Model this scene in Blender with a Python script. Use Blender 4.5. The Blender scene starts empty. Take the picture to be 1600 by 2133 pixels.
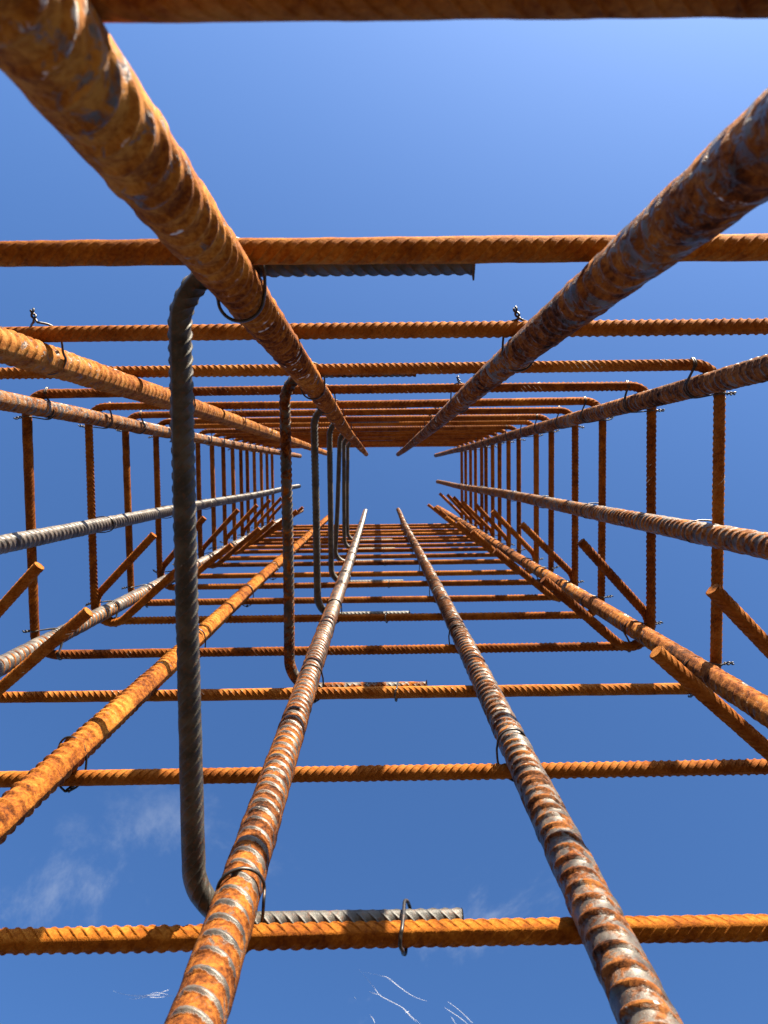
import bpy, math, random
import numpy as np
from mathutils import Vector, Matrix

random.seed(7)
rng = np.random.default_rng(7)
scene = bpy.context.scene
COL = scene.collection

# ------------------------------------------------------------------ camera
ZC = 0.75                                  # the lens is 0.75 m above the ground, inside the cage, looking up
def rot_photo(ax, ay, az):
    cx, sx, cy, sy, cz, sz = math.cos(ax), math.sin(ax), math.cos(ay), math.sin(ay), math.cos(az), math.sin(az)
    return np.array([[cz, -sz, 0], [sz, cz, 0], [0, 0, 1]]) @ np.array([[cy, 0, sy], [0, 1, 0], [-sy, 0, cy]]) @ np.array([[1, 0, 0], [0, cx, -sx], [0, sx, cx]])
PM = rot_photo(math.radians(3.0979), math.radians(-0.3563), math.radians(-0.7264))
cam_data = bpy.data.cameras.new("camera")
cam = bpy.data.objects.new("camera", cam_data)
COL.objects.link(cam)
cam.matrix_world = Matrix(((PM[0][0], -PM[1][0], -PM[2][0], 0),
                           (PM[0][1], -PM[1][1], -PM[2][1], 0),
                           (PM[0][2], -PM[1][2], -PM[2][2], ZC),
                           (0, 0, 0, 1)))
cam_data.sensor_fit = 'HORIZONTAL'
cam_data.sensor_width = 36.0
cam_data.lens = 36.0
cam_data.clip_start = 0.01
cam_data.clip_end = 5000
cam_data.dof.use_dof = True
cam_data.dof.focus_distance = 0.80
cam_data.dof.aperture_fstop = 34.0
scene.camera = cam

# ------------------------------------------------------------------ sky and sun
SUN_ELEV = math.radians(25.0)
SUN_LAT = math.radians(20.0)               # to the right of image-up
sun_dir = Vector((math.cos(SUN_ELEV) * math.sin(SUN_LAT), -math.cos(SUN_ELEV) * math.cos(SUN_LAT), math.sin(SUN_ELEV)))
world = bpy.data.worlds.new("World")
scene.world = world
world.use_nodes = True
wn, wl = world.node_tree.nodes, world.node_tree.links
wn.clear()
w_out = wn.new('ShaderNodeOutputWorld')
w_bg = wn.new('ShaderNodeBackground')
w_sky = wn.new('ShaderNodeTexSky')
w_sky.sky_type = 'NISHITA'
w_sky.sun_disc = False
w_sky.sun_elevation = SUN_ELEV
w_sky.sun_rotation = math.atan2(sun_dir.x, sun_dir.y)
w_sky.altitude = 200
w_sky.air_density = 1.2
w_sky.dust_density = 3.0
w_sky.ozone_density = 10.0
w_bg.inputs['Strength'].default_value = 0.055
# thin wisps of high cloud: a flat layer of noise far overhead, away from the sun
w_tc = wn.new('ShaderNodeTexCoord')
w_sep = wn.new('ShaderNodeSeparateXYZ'); wl.new(w_tc.outputs['Generated'], w_sep.inputs[0])
def wmath(op, a, b=None, clamp=False):
    n = wn.new('ShaderNodeMath'); n.operation = op; n.use_clamp = clamp
    for i, v in enumerate((a, b)):
        if v is None: continue
        if isinstance(v, (int, float)): n.inputs[i].default_value = v
        else: wl.new(v, n.inputs[i])
    return n.outputs[0]
w_z = wmath('MAXIMUM', w_sep.outputs[2], 0.05)
w_cx = wmath('DIVIDE', w_sep.outputs[0], w_z)
w_cy = wmath('DIVIDE', w_sep.outputs[1], w_z)
w_cmb = wn.new('ShaderNodeCombineXYZ'); wl.new(w_cx, w_cmb.inputs[0]); wl.new(w_cy, w_cmb.inputs[1])
w_map = wn.new('ShaderNodeMapping'); wl.new(w_cmb.outputs[0], w_map.inputs[0])
w_map.inputs['Location'].default_value = (8.232, 11.509, 0.0)
w_n1 = wn.new('ShaderNodeTexNoise'); wl.new(w_map.outputs[0], w_n1.inputs['Vector'])
w_n1.inputs['Scale'].default_value = 3.2; w_n1.inputs['Detail'].default_value = 9; w_n1.inputs['Roughness'].default_value = 0.66; w_n1.inputs['Distortion'].default_value = 0.35
w_m = wn.new('ShaderNodeMapRange'); w_m.interpolation_type = 'SMOOTHSTEP'
wl.new(w_n1.outputs['Fac'], w_m.inputs['Value']); w_m.inputs['From Min'].default_value = 0.59; w_m.inputs['From Max'].default_value = 0.80
w_r = wn.new('ShaderNodeMapRange'); w_r.interpolation_type = 'SMOOTHSTEP'
wl.new(w_cy, w_r.inputs['Value']); w_r.inputs['From Min'].default_value = 0.32; w_r.inputs['From Max'].default_value = 0.58
w_fac = wmath('MULTIPLY', wmath('MULTIPLY', w_m.outputs[0], w_r.outputs[0]), 0.55, True)
w_mix = wn.new('ShaderNodeMix'); w_mix.data_type = 'RGBA'
wl.new(w_fac, w_mix.inputs['Factor'])
wl.new(w_sky.outputs[0], w_mix.inputs['A'])
w_mix.inputs['B'].default_value = (2.2, 2.5, 3.1, 1)
wl.new(w_mix.outputs['Result'], w_bg.inputs['Color'])
wl.new(w_bg.outputs[0], w_out.inputs['Surface'])

sun_data = bpy.data.lights.new("sun", 'SUN')
sun_data.energy = 5.0
sun_data.angle = math.radians(0.53)
sun_data.color = (1.0, 0.88, 0.68)
sun = bpy.data.objects.new("sun", sun_data)
COL.objects.link(sun)
sun.location = (2, -6, 6)
sun.rotation_euler = sun_dir.to_track_quat('Z', 'Y').to_euler()

scene.view_settings.view_transform = 'Standard'
scene.view_settings.look = 'None'
scene.view_settings.exposure = 2.27
scene.view_settings.gamma = 1.0
scene.view_settings.use_curve_mapping = False

# ------------------------------------------------------------------ materials
class NT:
    def __init__(s, name):
        s.m = bpy.data.materials.new(name); s.m.use_nodes = True
        s.t = s.m.node_tree; s.t.nodes.clear()
        s.out = s.t.nodes.new('ShaderNodeOutputMaterial')
        s.b = s.t.nodes.new('ShaderNodeBsdfPrincipled')
        s.t.links.new(s.b.outputs[0], s.out.inputs[0])
    def n(s, typ): return s.t.nodes.new(typ)
    def l(s, a, b): s.t.links.new(a, b)
    def put(s, sock, v):
        if isinstance(v, (int, float)): sock.default_value = v
        elif isinstance(v, tuple): sock.default_value = v
        else: s.l(v, sock)
    def math(s, op, a, b=0.0, c=None, clamp=False):
        n = s.n('ShaderNodeMath'); n.operation = op; n.use_clamp = clamp
        s.put(n.inputs[0], a); s.put(n.inputs[1], b)
        if c is not None: s.put(n.inputs[2], c)
        return n.outputs[0]
    def noise(s, vec, scale, detail=4, rough=0.55, dist=0.0):
        n = s.n('ShaderNodeTexNoise'); s.l(vec, n.inputs['Vector'])
        n.inputs['Scale'].default_value = scale; n.inputs['Detail'].default_value = detail
        n.inputs['Roughness'].default_value = rough; n.inputs['Distortion'].default_value = dist
        return n.outputs['Fac']
    def step(s, v, a, b):
        n = s.n('ShaderNodeMapRange'); n.interpolation_type = 'SMOOTHSTEP'
        s.put(n.inputs['Value'], v); s.put(n.inputs['From Min'], a); s.put(n.inputs['From Max'], b)
        return n.outputs[0]
    def mix(s, f, a, b):
        n = s.n('ShaderNodeMix'); n.data_type = 'RGBA'
        s.put(n.inputs['Factor'], f); s.put(n.inputs['A'], a); s.put(n.inputs['B'], b)
        return n.outputs['Result']
    def attr(s, name):
        n = s.n('ShaderNodeAttribute'); n.attribute_type = 'OBJECT'; n.attribute_name = name
        return n.outputs['Fac']

def rust_material(name, scale_dark=(0.028, 0.025, 0.023, 1), scale_light=(0.108, 0.092, 0.077, 1), metal=0.20, gloss=0.44):
    """Rusting hot-rolled steel. Per object: mill_scale (how much blue-grey scale is left), warmth (dark brown .. orange), lime (white splashes)."""
    k = NT(name)
    tc = k.n('ShaderNodeTexCoord'); oi = k.n('ShaderNodeObjectInfo')
    add = k.n('ShaderNodeVectorMath'); add.operation = 'MULTIPLY_ADD'
    cmb = k.n('ShaderNodeCombineXYZ')
    for i in range(3): k.l(oi.outputs['Random'], cmb.inputs[i])
    k.l(cmb.outputs[0], add.inputs[0]); add.inputs[1].default_value = (31.0, 17.0, 23.0); k.l(tc.outputs['Object'], add.inputs[2])
    V = add.outputs[0]
    rib = k.n('ShaderNodeAttribute'); rib.attribute_name = 'rib'
    scale_amt, warmth, lime, rib_scale, dusty, even = (k.attr(a) for a in ('mill_scale', 'warmth', 'lime', 'rib_scale', 'dusty', 'even'))
    big = k.noise(V, 7.0, 3)
    mid = k.noise(V, 75.0, 5, 0.62, 0.3)
    fine = k.noise(V, 420.0, 5, 0.65)
    speck = k.noise(V, 1500.0, 3, 0.6)
    # rust
    tone = k.math('ADD', k.math('ADD', k.math('MULTIPLY', mid, 0.75), k.math('MULTIPLY', fine, 0.65)), k.math('MULTIPLY', big, 0.60))
    tone = k.math('MULTIPLY_ADD', k.math('SUBTRACT', tone, 1.0), k.math('SUBTRACT', 1.0, even), 1.0)
    tone = k.math('ADD', tone, k.math('MULTIPLY', k.math('SUBTRACT', warmth, 0.5), 0.55))
    tone = k.math('ADD', k.math('MULTIPLY', k.math('SUBTRACT', tone, 1.0), 1.65), 0.46)
    r = k.n('ShaderNodeValToRGB'); k.l(tone, r.inputs[0])
    e = r.color_ramp.elements
    e[0].position = 0.10; e[0].color = (0.012, 0.004, 0.002, 1)
    e[1].position = 0.92; e[1].color = (0.37, 0.148, 0.020, 1)
    for p, c in ((0.28, (0.050, 0.0125, 0.0025, 1)), (0.46, (0.130, 0.034, 0.0035, 1)), (0.66, (0.235, 0.073, 0.0060, 1))):
        x = e.new(p); x.color = c
    rustc = k.mix(k.math('MULTIPLY', dusty, k.step(k.math('ADD', mid, k.math('MULTIPLY', fine, 0.5)), 0.55, 0.95)), r.outputs[0], (0.20, 0.105, 0.048, 1))
    # mill scale left in patches
    sm = k.math('ADD', k.math('MULTIPLY', k.noise(V, 85.0, 6, 0.68, 0.7), 0.85), k.math('MULTIPLY', big, 0.3))
    sm = k.math('ADD', sm, k.math('MULTIPLY', fine, 0.25))
    sm = k.math('ADD', sm, k.math('MULTIPLY', k.math('SUBTRACT', scale_amt, 0.5), 0.62))
    sm = k.math('ADD', sm, k.math('MULTIPLY', k.math('SUBTRACT', rib.outputs['Fac'], 0.35), rib_scale))
    smask = k.step(sm, 0.70, 0.80)
    scalec = k.mix(k.step(mid, 0.35, 0.65), scale_dark, scale_light)
    scalec = k.mix(k.math('MULTIPLY', k.step(fine, 0.50, 0.68), 0.7), scalec, (0.080, 0.026, 0.008, 1))
    col = k.mix(smask, rustc, scalec)
    # white splashes of cement milk, caught on the ribs
    lm = k.math('ADD', k.noise(V, 34.0, 4, 0.65), k.math('MULTIPLY', rib.outputs['Fac'], 0.12))
    lm = k.math('ADD', lm, k.math('MULTIPLY', fine, 0.22))
    lm = k.math('ADD', lm, k.math('MULTIPLY', lime, 0.22))
    lmask = k.step(lm, 0.955, 1.0)
    col = k.mix(lmask, col, (0.50, 0.46, 0.41, 1))
    k.l(col, k.b.inputs['Base Color'])
    shine = k.math('MULTIPLY', smask, k.math('SUBTRACT', 1.0, lmask))
    k.l(k.math('SUBTRACT', 0.88, k.math('MULTIPLY', shine, gloss)), k.b.inputs['Roughness'])
    k.l(k.math('MULTIPLY', shine, metal), k.b.inputs['Metallic'])
    k.l(k.math('MULTIPLY_ADD', shine, 0.35, 0.10), k.b.inputs['Specular IOR Level'])
    h = k.math('ADD', k.math('MULTIPLY', fine, 0.6), k.math('ADD', k.math('MULTIPLY', speck, 0.35), k.math('MULTIPLY', mid, 0.5)))
    h = k.math('MULTIPLY', h, k.math('SUBTRACT', 1.0, k.math('MULTIPLY', shine, 0.55)))
    bp = k.n('ShaderNodeBump'); bp.inputs['Strength'].default_value = 0.65; bp.inputs['Distance'].default_value = 0.0011
    k.l(h, bp.inputs['Height']); k.l(bp.outputs[0], k.b.inputs['Normal'])
    return k.m

def wire_material():
    k = NT('annealed_wire')
    tc = k.n('ShaderNodeTexCoord')
    n = k.noise(tc.outputs['Object'], 260, 4)
    k.l(k.mix(k.step(n, 0.48, 0.66), (0.022, 0.021, 0.022, 1), (0.075, 0.048, 0.034, 1)), k.b.inputs['Base Color'])
    k.b.inputs['Metallic'].default_value = 0.45
    k.b.inputs['Roughness'].default_value = 0.42
    return k.m

def silk_material():
    k = NT('white_silk')
    k.b.inputs['Base Color'].default_value = (0.86, 0.86, 0.84, 1)
    k.b.inputs['Roughness'].default_value = 0.45
    k.b.inputs['Alpha'].default_value = 0.4
    return k.m

def ground_material():
    k = NT('damp_earth')
    tc = k.n('ShaderNodeTexCoord')
    a = k.noise(tc.outputs['Object'], 1.3, 6, 0.6); b = k.noise(tc.outputs['Object'], 38, 6, 0.7)
    c = k.mix(a, (0.055, 0.040, 0.028, 1), (0.10, 0.078, 0.056, 1))
    c = k.mix(k.math('MULTIPLY', k.step(b, 0.45, 0.7), 0.5), c, (0.16, 0.14, 0.11, 1))
    k.l(c, k.b.inputs['Base Color']); k.b.inputs['Roughness'].default_value = 0.95
    bp = k.n('ShaderNodeBump'); bp.inputs['Distance'].default_value = 0.02; k.l(b, bp.inputs['Height']); k.l(bp.outputs[0], k.b.inputs['Normal'])
    return k.m

RUST = rust_material('rusty_steel')
DARK = rust_material('dark_scaled_steel', (0.010, 0.0095, 0.009, 1), (0.052, 0.046, 0.039, 1), 0.04, 0.34)
WIRE = wire_material()
SILK = silk_material()

# ------------------------------------------------------------------ mesh helpers
def smooth_noise(n, step, amp, seed):
    """1-D value noise sampled at n points, one knot every `step` samples."""
    r = np.random.default_rng(seed); k = int(n / step) + 4
    v = r.uniform(-1, 1, k); x = np.arange(n) / step; i = x.astype(int); f = x - i; f = f * f * (3 - 2 * f)
    return amp * (v[i] * (1 - f) + v[i + 1] * f)

def dense_path(points, radii, step=0.0015):
    """Polyline with rounded corners, resampled evenly. points: (n,3); radii: fillet radius at each inner point."""
    P = [np.array(p, float) for p in points]; out = [P[0]]
    for i in range(1, len(P) - 1):
        a, b, c = P[i - 1], P[i], P[i + 1]
        d1 = (a - b) / np.linalg.norm(a - b); d2 = (c - b) / np.linalg.norm(c - b)
        ang = math.acos(max(-1, min(1, float(d1 @ d2))))
        R = radii[i - 1]; t = R / math.tan(ang / 2)
        p1, p2 = b + d1 * t, b + d2 * t
        ctr = b + (d1 + d2) / np.linalg.norm(d1 + d2) * (R / math.sin(ang / 2))
        v1, v2 = p1 - ctr, p2 - ctr; sweep = math.pi - ang
        m = max(4, int(sweep * R / step))
        for j in range(m + 1):
            f = j / m
            out.append(ctr + (math.sin((1 - f) * sweep) * v1 + math.sin(f * sweep) * v2) / math.sin(sweep) if sweep < 3.1 else b)
    out.append(P[-1])
    O = np.array(out); d = np.r_[0, np.cumsum(np.linalg.norm(np.diff(O, axis=0), axis=1))]
    keep = np.r_[True, np.diff(d) > 1e-7]; O, d = O[keep], d[keep]
    s = np.linspace(0, d[-1], int(d[-1] / step) + 2)
    return np.stack([np.interp(s, d, O[:, i]) for i in range(3)], 1), s

def arc_path(segs, step=0.0015):
    """Concatenate dense point lists, drop repeats, resample."""
    O = np.concatenate(segs); d = np.r_[0, np.cumsum(np.linalg.norm(np.diff(O, axis=0), axis=1))]
    keep = np.r_[True, np.diff(d) > 1e-7]; O, d = O[keep], d[keep]
    s = np.linspace(0, d[-1], int(d[-1] / step) + 2)
    return np.stack([np.interp(s, d, O[:, i]) for i in range(3)], 1), s

def make_mesh(name, verts, faces, attr=None, sharp_from=None):
    me = bpy.data.meshes.new(name)
    me.from_pydata(verts.tolist() if hasattr(verts, 'tolist') else verts, [], faces)
    me.polygons.foreach_set('use_smooth', [True] * len(me.polygons))
    if attr is not None:
        a = me.attributes.new('rib', 'FLOAT', 'POINT'); a.data.foreach_set('value', np.asarray(attr, dtype=np.float32))
    me.update()
    return me

def rebar_mesh(name, path, s, core, rib_h, pitch, slant_deg, ref, seg=20, twist=0.0, seed=0, jitter=0.10, prof=None, mat=None):
    """A ribbed reinforcing bar swept along a path: two lengthwise ribs and slanting crescent ribs on both faces.
    Mesh rows follow the slant of the ribs."""
    r = np.random.default_rng(seed)
    L = s[-1]
    T = np.gradient(path, s, axis=0); T /= np.linalg.norm(T, axis=1)[:, None]
    ref = np.array(ref, float)
    N = ref[None, :] - (T @ ref)[:, None] * T; N /= np.linalg.norm(N, axis=1)[:, None]
    B = np.cross(T, N)
    shear_tot = math.pi * core / math.tan(math.radians(slant_deg))
    prof = prof or ((0.0, 0.0), (0.34, 0.0), (0.37, 0.08), (0.46, 1.0), (0.54, 1.0), (0.63, 0.08), (0.66, 0.0))
    n_rib = int((L + shear_tot) / pitch) + 2
    us, hs = [], []
    for i in range(n_rib):
        amp = 1 + r.uniform(-jitter, jitter) * 1.5; dj = r.uniform(-.03, .03)
        for f, h in prof:
            us.append((i + f + (dj if f > 0 else 0)) * pitch - shear_tot); hs.append(h * amp)
    us, hs = np.array(us), np.array(hs)
    us = np.clip(us, -shear_tot, L)
    us = np.r_[us, L]; hs = np.r_[hs, 0]
    nr = len(us)
    th = np.arange(seg) * 2 * math.pi / seg
    frac = np.abs(np.where(th > math.pi, th - 2 * math.pi, th)) / math.pi
    shear = frac * shear_tot
    fade = np.clip(np.abs(np.sin(th)) * 1.25, 0, 1)
    lon = np.zeros(seg); lon[0] = 0.9; lon[seg // 2] = 0.9; lon[[1, -1, seg // 2 - 1, seg // 2 + 1]] = 0.12
    S = np.clip(us[:, None] + shear[None, :], 0, L)
    lon_n = 1 + smooth_noise(nr, 9, 0.25, seed + 5)[:, None]
    wob = 1 + smooth_noise(nr, 14, 0.012, seed + 9)[:, None]
    H = hs[:, None] * fade[None, :]
    R = core * wob + rib_h * np.maximum(H, lon[None, :] * lon_n)
    ang = th[None, :] + twist * S
    idx = S / (s[1] - s[0]); i0 = np.clip(idx.astype(int), 0, len(s) - 2); f = (idx - i0)[..., None]
    def at(A): return A[i0] * (1 - f) + A[i0 + 1] * f
    V = at(path) + R[..., None] * (np.cos(ang)[..., None] * at(N) + np.sin(ang)[..., None] * at(B))
    verts = V.reshape(-1, 3)
    i = np.arange(nr - 1)[:, None] * seg; j = np.arange(seg)[None, :]; j2 = (j + 1) % seg
    F = np.stack([i + j, i + j2, i + seg + j2, i + seg + j], -1).reshape(-1, 4)
    # drop the rows that were squeezed onto an end
    q = verts[F]; area = np.linalg.norm(np.cross(q[:, 2] - q[:, 0], q[:, 3] - q[:, 1]), axis=1)
    F = F[area > 1e-12]
    faces = F.tolist()
    nv = len(verts); extra = []
    ra = np.full(seg, core) + rib_h * lon * 0.8
    for end, flip in ((0, True), (len(s) - 1, False)):
        tilt = r.uniform(-.35, .35, 2) * core
        ring = path[end] + ra[:, None] * (np.cos(th + twist * s[end])[:, None] * N[end] + np.sin(th + twist * s[end])[:, None] * B[end]) * 1.0
        ring = ring + (T[end] * (0.0003 if not flip else -0.0003))
        base = nv + len(extra); extra.extend(ring.tolist())
        idxs = list(range(base, base + seg))
        faces.append(idxs[::-1] if flip else idxs)
    verts = np.vstack([verts, np.array(extra)])
    attr = np.r_[H.reshape(-1), np.zeros(len(extra))]
    me = make_mesh(name, verts, faces, attr)
    me.materials.append(mat or RUST)
    return me

def tube_mesh(name, paths, radius, seg=8, mat=None, closed=False, taper=False):
    """One mesh of round wire along one or more point lists (Catmull-Rom smoothed)."""
    verts, faces = [], []
    for P in paths:
        P = np.array(P, float); n = len(P); out = []
        rng_i = range(n if closed else n - 1)
        for i in rng_i:
            if closed: p0, p1, p2, p3 = P[i - 1], P[i], P[(i + 1) % n], P[(i + 2) % n]
            else: p0, p1, p2, p3 = P[max(i - 1, 0)], P[i], P[i + 1], P[min(i + 2, n - 1)]
            for f in np.linspace(0, 1, 5)[:-1]:
                out.append(.5 * ((2 * p1) + (-p0 + p2) * f + (2 * p0 - 5 * p1 + 4 * p2 - p3) * f * f + (-p0 + 3 * p1 - 3 * p2 + p3) * f ** 3))
        if not closed: out.append(P[-1])
        O = np.array(out); m = len(O)
        T = (np.roll(O, -1, 0) - np.roll(O, 1, 0)) if closed else np.gradient(O, axis=0)
        T /= np.linalg.norm(T, axis=1)[:, None] + 1e-12
        nrm = np.cross(T[0], [0.31, 0.2, 0.93]); nrm /= np.linalg.norm(nrm)
        base = len(verts)
        for i in range(m):
            nrm = nrm - (nrm @ T[i]) * T[i]; nrm /= np.linalg.norm(nrm) + 1e-12
            b = np.cross(T[i], nrm); rr = radius * ((1 - 0.85 * abs(2 * i / (m - 1) - 1) ** 1.5) if taper else 1)
            for j in range(seg):
                a = 2 * math.pi * j / seg
                verts.append((O[i] + rr * (math.cos(a) * nrm + math.sin(a) * b)).tolist())
        for i in range(m if closed else m - 1):
            for j in range(seg):
                a, b2 = base + i * seg, base + ((i + 1) % m) * seg
                faces.append([a + j, a + (j + 1) % seg, b2 + (j + 1) % seg, b2 + j])
        if not closed:
            faces.append([base + j for j in range(seg)][::-1]); faces.append([base + (m - 1) * seg + j for j in range(seg)])
    me = make_mesh(name, verts, faces)
    me.materials.append(mat)
    return me

def add(name, mesh, parent=None, loc=(0, 0, 0), rot=(0, 0, 0), scale=(1, 1, 1), **props):
    o = bpy.data.objects.new(name, mesh)
    COL.objects.link(o)
    o.parent = parent
    o.location, o.rotation_euler, o.scale = loc, rot, scale
    for k, v in props.items(): o[k] = v
    return o

# ------------------------------------------------------------------ ground (below and behind the lens; it bounces the light)
gv = [(-1500, -1500, 0), (1500, -1500, 0), (1500, 1500, 0), (-1500, 1500, 0)]
gm = bpy.data.meshes.new('ground'); gm.from_pydata(gv, [], [(0, 1, 2, 3)]); gm.materials.append(ground_material())
add('ground', gm, kind='structure')

# ------------------------------------------------------------------ the cage
R_BAR, H_BAR = 0.0108, 0.0019              # longitudinal bars
R_STI, H_STI = 0.0059, 0.00085              # stirrups and cross ties
YT, YB, XL, XR = -0.1112, 0.2508, -0.4820, 0.3771
CORN = 0.0218                              # corner bar axis to each leg axis
ZK = {-1: .1845, 0: .400, 1: .6205, 2: .8495, 3: 1.0648, 4: 1.2929, 5: 1.4771, 6: 1.679, 7: 1.8463, 8: 2.0659, 9: 2.2354, 10: 2.3953,
      11: 2.5478, 12: 2.7023, 13: 2.8239, 14: 2.9907, 15: 3.161, 16: 3.3261, 17: 3.4908}

cage = bpy.data.objects.new('rebar_cage', None)
COL.objects.link(cage)
cage.empty_display_size = 0.2
cage['label'] = 'tall rusty reinforcement cage of ribbed steel bars, stirrups and tie wire against blue sky'
cage['category'] = 'rebar cage'

# --- longitudinal bars: name key -> x, y, end depth, mill scale, warmth, lime, spin, label
BARS = {
    'T1':  (-.0722, -.0930, 4.31, .36, .60, .60, -0.51, 'thick orange rusty bar with white splashes running down from the upper left'),
    'T2':  (.1150, -.0925, 4.40, .52, .50, .45, 0.74, 'thick dark bar with mottled grey scale running down from the upper right'),
    'TL2': (-.2680, -.0946, 4.127, .38, .72, .30, 0.9, 'tan rusty bar just above the upper left corner bar'),
    'TL':  (XL + CORN, YT + CORN, 4.49, .50, .58, .30, 2.2, 'upper left corner bar with paired tie wires'),
    'ML':  (-.4630, .0855, 4.425, .92, .52, .45, -1.17, 'pale grey bar halfway down the left side'),
    'BL':  (XL + CORN, YB - CORN, 4.537, .74, .62, .20, 1.2, 'lower left corner bar, grey scale with orange ribs'),
    'BL2': (-.2609, .2330, 4.011, .22, .62, .10, 0.2, 'bright orange rusty bar beside the lower left corner bar'),
    'B1':  (-.0794, .2316, 4.463, .57, .48, .45, 0.18, 'rusty bar with grey ribs rising from the bottom left of centre'),
    'B2':  (.1094, .2315, 4.493, .58, .44, .40, -0.29, 'grey scaled bar with bold crescent ribs rising from the bottom right of centre'),
    'BR':  (XR - CORN, YB - CORN, 4.676, .42, .56, .10, 1.0, 'lower right corner bar, brown rust with close ribs'),
    'MR':  (.3575, .0737, 4.674, .58, .66, .35, -1.21, 'tan and grey bar halfway down the right side'),
    'TR':  (XR - CORN, YT + CORN, 4.783, .46, .48, .20, 0.6, 'upper right corner bar with paired tie wires'),
}
BAR_LOOK = {'T1': (0.02, 0.0), 'T2': (0.0, 0.15), 'TL2': (0, 0.35), 'TL': (-0.1, 0.75), 'ML': (-0.1, 0.35), 'BL': (-0.35, 0.2), 'BL2': (-0.2, 0.1), 'B1': (0.32, 0.15), 'B2': (-0.12, 0.3), 'BR': (0.05, 0.25), 'MR': (-0.1, 0.6), 'TR': (0.15, 0.35)}   # grey left on the ribs (or between them), dusty bloom
L_BAR = 5.9                                # the bars go on down into the footing below the ground
BAR_PROF = ((0.0, 0.0), (0.30, 0.0), (0.335, 0.06), (0.43, 0.95), (0.47, 1.0), (0.53, 1.0), (0.57, 0.95), (0.665, 0.06), (0.70, 0.0))
def bar_mesh(i):
    n = int(L_BAR / 0.004) + 2
    s = np.linspace(0, L_BAR, n)
    path = np.stack([smooth_noise(n, 290, 0.0026, 40 + i), smooth_noise(n, 260, 0.0026, 60 + i), s], 1)
    return rebar_mesh('longitudinal_bar', path, s, R_BAR, H_BAR, 0.0135, 66, (1, 0, 0), seg=24, twist=0.08 * (1 if i % 2 else -1), seed=100 + i, prof=BAR_PROF)
BAR_MESHES = [bar_mesh(i) for i in range(6)]
for i, (key, (x, y, ze, sc, wm, li, spin, lab)) in enumerate(BARS.items()):
    add('longitudinal_bar', BAR_MESHES[i % 6], cage, (x, y, ZC + ze - L_BAR), (0, 0, spin), mill_scale=sc, warmth=wm, lime=li,
        rib_scale=BAR_LOOK[key][0], dusty=BAR_LOOK[key][1], label=lab)

# --- stirrups: one bar bent to a rectangle, both ends hooked 135 degrees round one lower corner bar
RB = 0.030
def stirrup_mesh(side, seed):
    """side -1: hooks at the lower left corner, +1: at the lower right. Built in cage x, y with z = 0."""
    sgn = -side                                       # build with the hooked corner at local (0,0), x towards the other side, y up
    W, Hh = XR - XL, YB - YT
    r = np.random.default_rng(seed)
    la, lb = 0.138 + r.uniform(-.006, .006), 0.134 + r.uniform(-.007, .007)
    a1, a2 = math.radians(130 + r.uniform(-2, 2)), math.radians(133 + r.uniform(-2.5, 2.5))
    def arc(cx, cy, t0, t1, n=24, R=RB):
        t = np.linspace(t0, t1, n); return np.stack([cx + R * np.cos(t), cy + R * np.sin(t)], 1)
    def line(p, q, n=40):
        f = np.linspace(0, 1, n)[:, None]; return np.array(p) * (1 - f) + np.array(q) * f
    # tail A (ends the leg at x=0, bends under the corner bar to point up and inwards)
    A0 = arc(RB, RB, math.pi, math.pi + a1)[::-1]                 # from tail side to the leg
    pA = A0[0]; dA = np.array([math.cos(math.pi + a1 + math.pi / 2), math.sin(math.pi + a1 + math.pi / 2)])
    segs = [line(pA + dA * la, pA), A0, line((0, RB), (0, Hh - RB)),
            arc(RB, Hh - RB, math.pi, math.pi / 2), line((RB, Hh), (W - RB, Hh)),
            arc(W - RB, Hh - RB, math.pi / 2, 0), line((W, Hh - RB), (W, RB)),
            arc(W - RB, RB, 0, -math.pi / 2), line((W - RB, 0), (RB, 0))]
    B0 = arc(RB, RB, -math.pi / 2, -math.pi / 2 - a2)
    pB = B0[-1]; dB = np.array([math.cos(-math.pi / 2 - a2 - math.pi / 2), math.sin(-math.pi / 2 - a2 - math.pi / 2)])
    segs += [B0, line(pB, pB + dB * lb)]
    P2 = np.concatenate(segs)
    P2 = P2[np.r_[True, np.linalg.norm(np.diff(P2, axis=0), axis=1) > 1e-6]]
    d = np.r_[0, np.cumsum(np.linalg.norm(np.diff(P2, axis=0), axis=1))]
    f = d / d[-1]
    z = (f - 0.5) * 2 * (R_STI + H_STI) * 1.02
    x = (XL if side < 0 else XR) + sgn * P2[:, 0]
    y = YB - P2[:, 1]
    path, s = arc_path([np.stack([x, y, z], 1)], 0.002)
    n = len(s)
    path[:, 2] += smooth_noise(n, 190, 0.0022, seed + 1)
    path[:, 0] += smooth_noise(n, 240, 0.0010, seed + 2); path[:, 1] += smooth_noise(n, 240, 0.0010, seed + 3)
    return rebar_mesh('stirrup', path, s, R_STI, H_STI, 0.0066, 44, (0, 0, 1), seg=20, twist=0.9 * (1 if seed % 2 else -1.3), seed=seed)
ST = {-1: [stirrup_mesh(-1, 200 + i) for i in range(3)], 1: [stirrup_mesh(1, 301 + i) for i in range(3)]}
ORD = ['nearest', 'second', 'third', 'fourth', 'fifth', 'sixth', 'seventh', 'eighth', 'ninth', 'tenth', 'eleventh', 'twelfth', 'thirteenth',
       'fourteenth', 'fifteenth', 'sixteenth', 'seventeenth', 'eighteenth', 'farthest']
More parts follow.
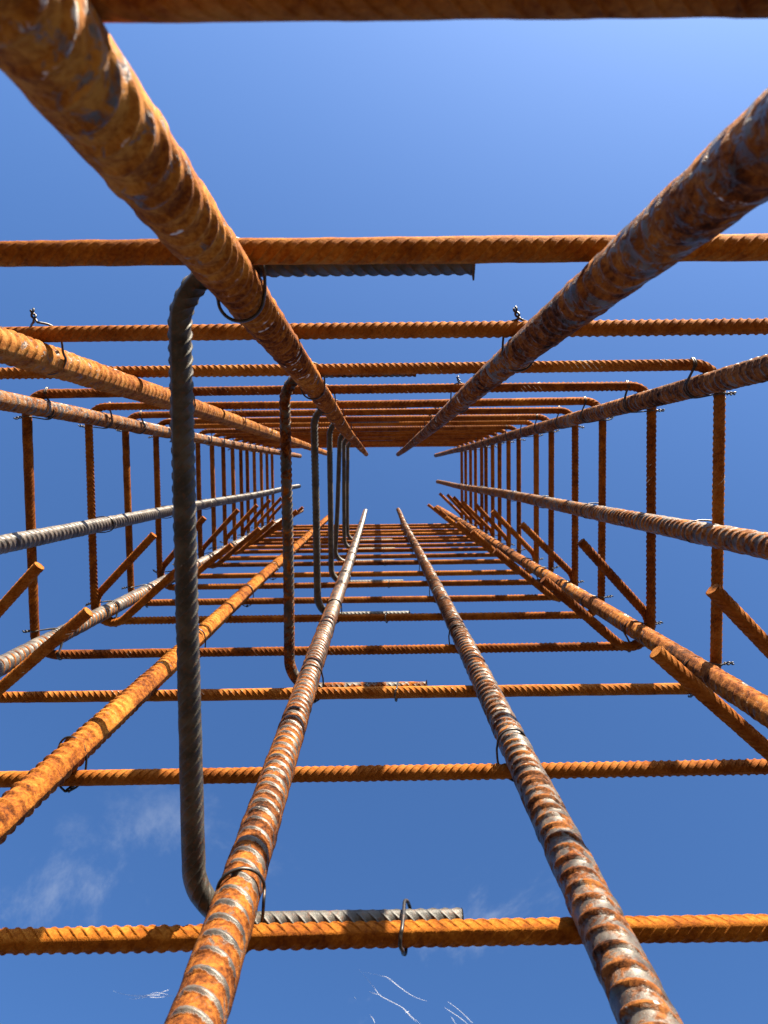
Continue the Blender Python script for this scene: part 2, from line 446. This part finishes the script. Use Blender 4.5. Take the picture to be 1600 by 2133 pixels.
for k, zk in ZK.items():
    side = 1 if k % 2 else -1
    me = ST[side][((k + 1) // 2) % 3]
    rx, ry = random.uniform(-.007, .007), random.uniform(-.004, .004)
    if k in (-1, 0, 1): rx, ry = 0, 0
    wm = {0: .69, 1: .64, 2: .70, 3: .52, -1: .60}.get(k, random.uniform(.50, .68))
    add('stirrup', me, cage, (0, 0, ZC + zk), (rx, ry, 0), mill_scale=random.uniform(.05, .2), warmth=wm, lime={2: .62, 3: .55}.get(k, .2), dusty=random.uniform(.0, .3), rib_scale=0.0, even=random.uniform(.35, .55),
        label='%s rectangular stirrup, hooked round the lower %s corner bar' % (ORD[k + 1], 'right' if side > 0 else 'left'))

# --- cross ties: a dark bar spanning from top to bottom beside the middle bars, both ends bent to the right
def cross_tie_mesh(seed, x_top, x_bot, tail_top, tail_bot, yb):
    pts = [(tail_top, YT, 0), (x_top, YT, 0), (x_bot, yb, 0), (tail_bot, yb, 0)]
    path, s = dense_path(pts, [0.033, 0.034], 0.0015)
    n = len(s)
    path[:, 0] += smooth_noise(n, 120, 0.0012, seed); path[:, 2] += smooth_noise(n, 130, 0.0016, seed + 1)
    return rebar_mesh('cross_tie', path, s, R_STI * 0.99, H_STI * 0.95, 0.0068, 46, (0, 0, 1), seg=20, twist=2.5, seed=seed, mat=DARK)
TIES = {0: (-.1070, -.1060, .052, .044, .95, .06, .34, 'large black cross tie, the nearest dark upright with bent ends'),
        2: (-.1040, -.1055, .044, .052, .57, .48, .12, 'second dark cross tie, streaked with orange rust'),
        4: (-.1075, -.1085, .050, .050, .90, .20, .05, 'third dark cross tie, plain grey'),
        6: (-.1070, -.1080, .046, .052, .86, .25, .05, 'fourth dark cross tie from the lens'),
        8: (-.1020, -.1230, .056, .040, .88, .20, .05, 'fifth dark cross tie, leaning to the left at its foot'),
        10: (-.1080, -.1110, .050, .050, .88, .22, .05, 'sixth dark cross tie from the lens'),
        12: (-.1090, -.1130, .052, .046, .84, .25, .05, 'farthest dark cross tie')}
for k, (xt, xb, tt, tb, sc, wm, li, lab) in TIES.items():
    ct = add('cross_tie', cross_tie_mesh(500 + k, xt, xb, tt, tb, YB + (.0025 if k == 0 else -.0015)), cage, (0, 0, ZC + ZK[k] + (0.0185 if k == 0 else 0.021)), mill_scale=sc, warmth=wm, lime=li, rib_scale=0.0, dusty=0.0, label=lab)
    # torn lip left by the shears on a cut end
    for xe, ye, dy in ((tt, YT, 1), (tb, YB, -1)):
        if (k, dy) in ((0, 1), (2, -1), (4, -1)):
            e = R_STI
            v = [(xe - .0012, ye + dy * e * .2, -e * .8), (xe + .0009, ye + dy * e * .2, -e * .8), (xe - .0012, ye + dy * e * .2, e * .5), (xe + .0009, ye + dy * e * .2, e * .5),
                 (xe + .0004, ye + dy * e * 1.75, -e * .35), (xe - .0004, ye + dy * e * 1.75, -e * .25), (xe + .0008, ye + dy * e * .9, e * .3)]
            bm_ = bpy.data.meshes.new('cut_lip')
            bm_.from_pydata(v, [], [(0, 1, 3, 2), (0, 4, 1), (0, 5, 4), (1, 4, 6, 3), (0, 2, 5), (2, 3, 6), (2, 6, 5), (4, 5, 6)])
            bm_.materials.append(DARK)
            add('cut_lip', bm_, ct, mill_scale=.9, warmth=.2, lime=0.0, rib_scale=0.0, dusty=0.0)

# --- tie wire
WR = 0.00095
def twist_mesh(name, length, turns):
    A, B2 = [], []
    n = int(turns * 10) + 4
    for i in range(n):
        f = i / (n - 1); a = f * turns * 2 * math.pi; rr = WR * (1.05 + 0.5 * math.sin(f * 3.1))
        A.append((rr * math.cos(a), -f * length, rr * math.sin(a))); B2.append((-rr * math.cos(a), -f * length * .93, -rr * math.sin(a)))
    return tube_mesh(name, [A, B2], WR, 6, WIRE)
TWIST = [twist_mesh('twisted_end', .017, 2.2), twist_mesh('twisted_end', .0105, 1.1)]

def face_tie_mesh(seed):
    """Wire round a longitudinal bar (axis at the origin, z up) and the stirrup on its outer side (-y)."""
    r = np.random.default_rng(seed); R = R_BAR + H_BAR * .55 + WR * .9
    u = r.uniform(.0105, .014); du = r.uniform(-.004, .004); so = R_BAR + H_BAR * .6 + R_STI + H_STI * .6
    e = R_STI + H_STI + WR
    p = [(-.004, -so - e, -.003), (-.009, -so - e * .8, e * .6), (-.0125, -so + .002, e + .001), (-R - .0006, -.004, u * .8)]
    for a in np.linspace(math.pi, 0, 9): p.append((R * math.cos(a), R * math.sin(a), u + du * math.cos(a)))
    p += [(R + .0008, -.004, u * .75), (.0125, -so + .002, e + .001), (.007, -so - e * .8, e * .6), (-.001, -so - e, -.003)]
    return tube_mesh('wire_tie', [p], WR, 7, WIRE), so + e
FT = [face_tie_mesh(700 + i) for i in range(4)]

def corner_tie_mesh(seed, mirror):
    """Doubled wire from the top or bottom limb of a stirrup, round the corner bar, to the side limb. Local x inwards, y inwards."""
    r = np.random.default_rng(seed); R = R_BAR + H_BAR * .7 + WR * .9; e = R_STI + H_STI + WR; q = CORN
    ax = r.uniform(.006, .013); bx = r.uniform(.008, .014)
    def strand(u, o):
        return [(-q - e, bx + o * .3, -.001), (-q, bx + o * .3, -e), (-q + .009, bx + .001, -e * .5 + u * .3), (0.0, R, u * .8),
                (R * .5, R * .87, u), (R * .87, R * .5, u * 1.05), (R, 0.0, u), (ax + .0015 + o * .2, -q + .009, u * .3 - e * .4), (ax + o, -q, -e), (ax + o * .8, -q - e, -.001)]
    u1 = r.uniform(.010, .015); u2 = u1 - r.uniform(.006, .008)
    A, Bs = strand(u1, .0012), strand(u2, -.0012)
    loop = A + [(ax, -q - e * 1.02, .004)] + Bs[::-1]
    m = -1 if mirror else 1
    loop = [(x * m, y, z) for x, y, z in loop]
    return tube_mesh('wire_tie', [loop], WR * .92, 7, WIRE), (-(q + e) * m, bx, -.001)
CT = {mi: [corner_tie_mesh(800 + i + 10 * mi, bool(mi)) for i in range(3)] for mi in (0, 1)}

STICK_OUT = {('TL2', 1), ('T2', 1), ('T2', 3), ('T2', 5), ('BL2', 3), ('TL2', 7)}
def place_face(key, ks):
    x, y = BARS[key][0], BARS[key][1]
    ang = {'T': 0.0, 'B': math.pi, 'L': -math.pi / 2, 'R': math.pi / 2}[{'ML': 'L', 'MR': 'R'}.get(key, key[0])]
    for k in ks:
        me, off = random.choice(FT)
        w = add('wire_tie', me, cage, (x, y, ZC + ZK[k]), (0, 0, ang + random.uniform(-.06, .06)), (1, 1, random.uniform(.85, 1.35)))
        if (key, k) in STICK_OUT or k > 8: rt = (random.uniform(-.5, .3), 0, random.uniform(-.5, .5))
        else: rt = (-1.45, 0, random.uniform(-.5, .5))            # bent flat against the stirrup
        add('twisted_end', TWIST[k % 2], w, (-.0025, -off, -.003), rt)
place_face('T1', [0, 2, 3, 4, 6, 8, 10, 12, 14, 16])
place_face('T2', [1, 3, 5, 6, 7, 9, 11, 13, 15, 17])
place_face('TL2', [1, 3, 5, 7, 9, 11, 13, 15, 17])
place_face('BL2', [1, 3, 5, 7, 9, 11, 13, 15])
place_face('B1', [0, 2, 4, 6, 8, 10, 12, 14, 16])
place_face('B2', [1, 3, 5, 7, 9, 11, 13, 15, 17])
place_face('ML', [4, 6, 8, 10, 12, 14, 16])
place_face('MR', [2, 4, 6, 8, 10, 12, 14, 16])
# corner ties: local +x must point inwards, +y inwards
for key, sx, sy in (('TL', 1, 1), ('TR', -1, 1), ('BL', 1, -1), ('BR', -1, -1)):
    x, y = BARS[key][0], BARS[key][1]
    mi = 0 if sx * sy > 0 else 1                       # handedness
    ang = 0.0 if sy > 0 else math.pi
    for k in range(2 if sx < 0 else 3, 18):
        me, pe = random.choice(CT[mi])
        w = add('wire_tie', me, cage, (x, y, ZC + ZK[k]), (0, 0, ang))
        out = math.pi / 2 * (-1 if pe[0] < 0 else 1)
        add('twisted_end', TWIST[1], w, pe, (random.uniform(-.4, .4), random.uniform(0, 3), out + random.uniform(-.4, .4)))

# wire loops holding the cross-tie tails to the stirrups
def tail_loop(seed):
    r = np.random.default_rng(seed); e = R_STI + H_STI * .7 + WR; g = 0.0195; p = []
    for a in np.linspace(0, 2 * math.pi, 17)[:-1]:
        p.append((0.003 * math.sin(a) + r.uniform(-.0004, .0004), e * 1.0 * math.cos(a), g / 2 + math.sin(a) * e + (g / 2 if math.sin(a) > 0 else -g / 2) * min(1, abs(math.sin(a)) * 3)))
    return tube_mesh('wire_tie', [p], WR * 1.1, 7, WIRE, closed=True)
TLM = tail_loop(900)
for k, xx in ((0, .0115), (2, .018), (4, .011), (6, .021), (8, .016), (10, .014)):
    add('wire_tie', TLM, cage, (xx, YB, ZC + ZK[k]), (0, 0, random.uniform(-.15, .15)))

# ------------------------------------------------------------------ wisps of white silk drifting near the lower bars
def photo_point(px, py, z):
    """The place in the cage at height z above the lens that lies on the given line of sight."""
    d = np.linalg.inv(PM) @ np.array([(px - 800) / 1600.0, (py - 1066.5) / 1600.0, 1.0])
    d = d / d[2]
    return np.array([d[0] * z, d[1] * z, ZC + z])
def silk(label, strands, z, seed):
    r = np.random.default_rng(seed); paths = []
    base = photo_point(*strands[0][0], z)
    for st in strands:
        p = [photo_point(a, b, z + r.uniform(-.004, .004)) - base for a, b in st]
        paths.append(p)
    me = tube_mesh('silk_wisp', paths, 0.00011, 5, SILK, taper=True)
    add('silk_wisp', me, None, tuple(base), label=label, category='silk wisp', group='white silk wisps near the lower bars')
silk('white feathery wisp of silk clinging to the left of the rusty lower bar', [[(372, 2076), (345, 2073), (318, 2073), (292, 2074), (262, 2072), (236, 2064)], [(360, 2074), (330, 2078), (305, 2077), (280, 2081), (264, 2080)], [(350, 2072), (325, 2068), (300, 2076), (270, 2076)], [(330, 2072), (340, 2066), (352, 2062)]], .385, 1)
silk('long thin silk thread drifting below the wire loop on the lowest stirrup', [[(746, 2018), (765, 2040), (780, 2058), (791, 2073), (812, 2085), (838, 2099), (860, 2120), (885, 2140)], [(836, 2097), (850, 2112), (868, 2130)], [(845, 2110), (853, 2106)], [(790, 2073), (775, 2068), (768, 2066)]], .375, 2)
silk('faint silk thread slanting beside the longer thread under the lowest stirrup', [[(758, 2025), (795, 2033), (808, 2037), (832, 2056), (860, 2075), (890, 2086)]], .372, 3)
silk('pair of bright short silk threads at the bottom edge between the lower bars', [[(925, 2098), (940, 2108), (958, 2120), (975, 2134)], [(932, 2086), (955, 2103), (975, 2122), (985, 2132)], [(940, 2118), (950, 2134)]], .37, 4)
silk('small fleck of silk at the bottom edge beside the rusty lower bar', [[(770, 2114), (777, 2122), (781, 2132)]], .37, 5)
silk('tiny fleck of silk beside the long thread', [[(737, 2076), (743, 2082)]], .37, 6)
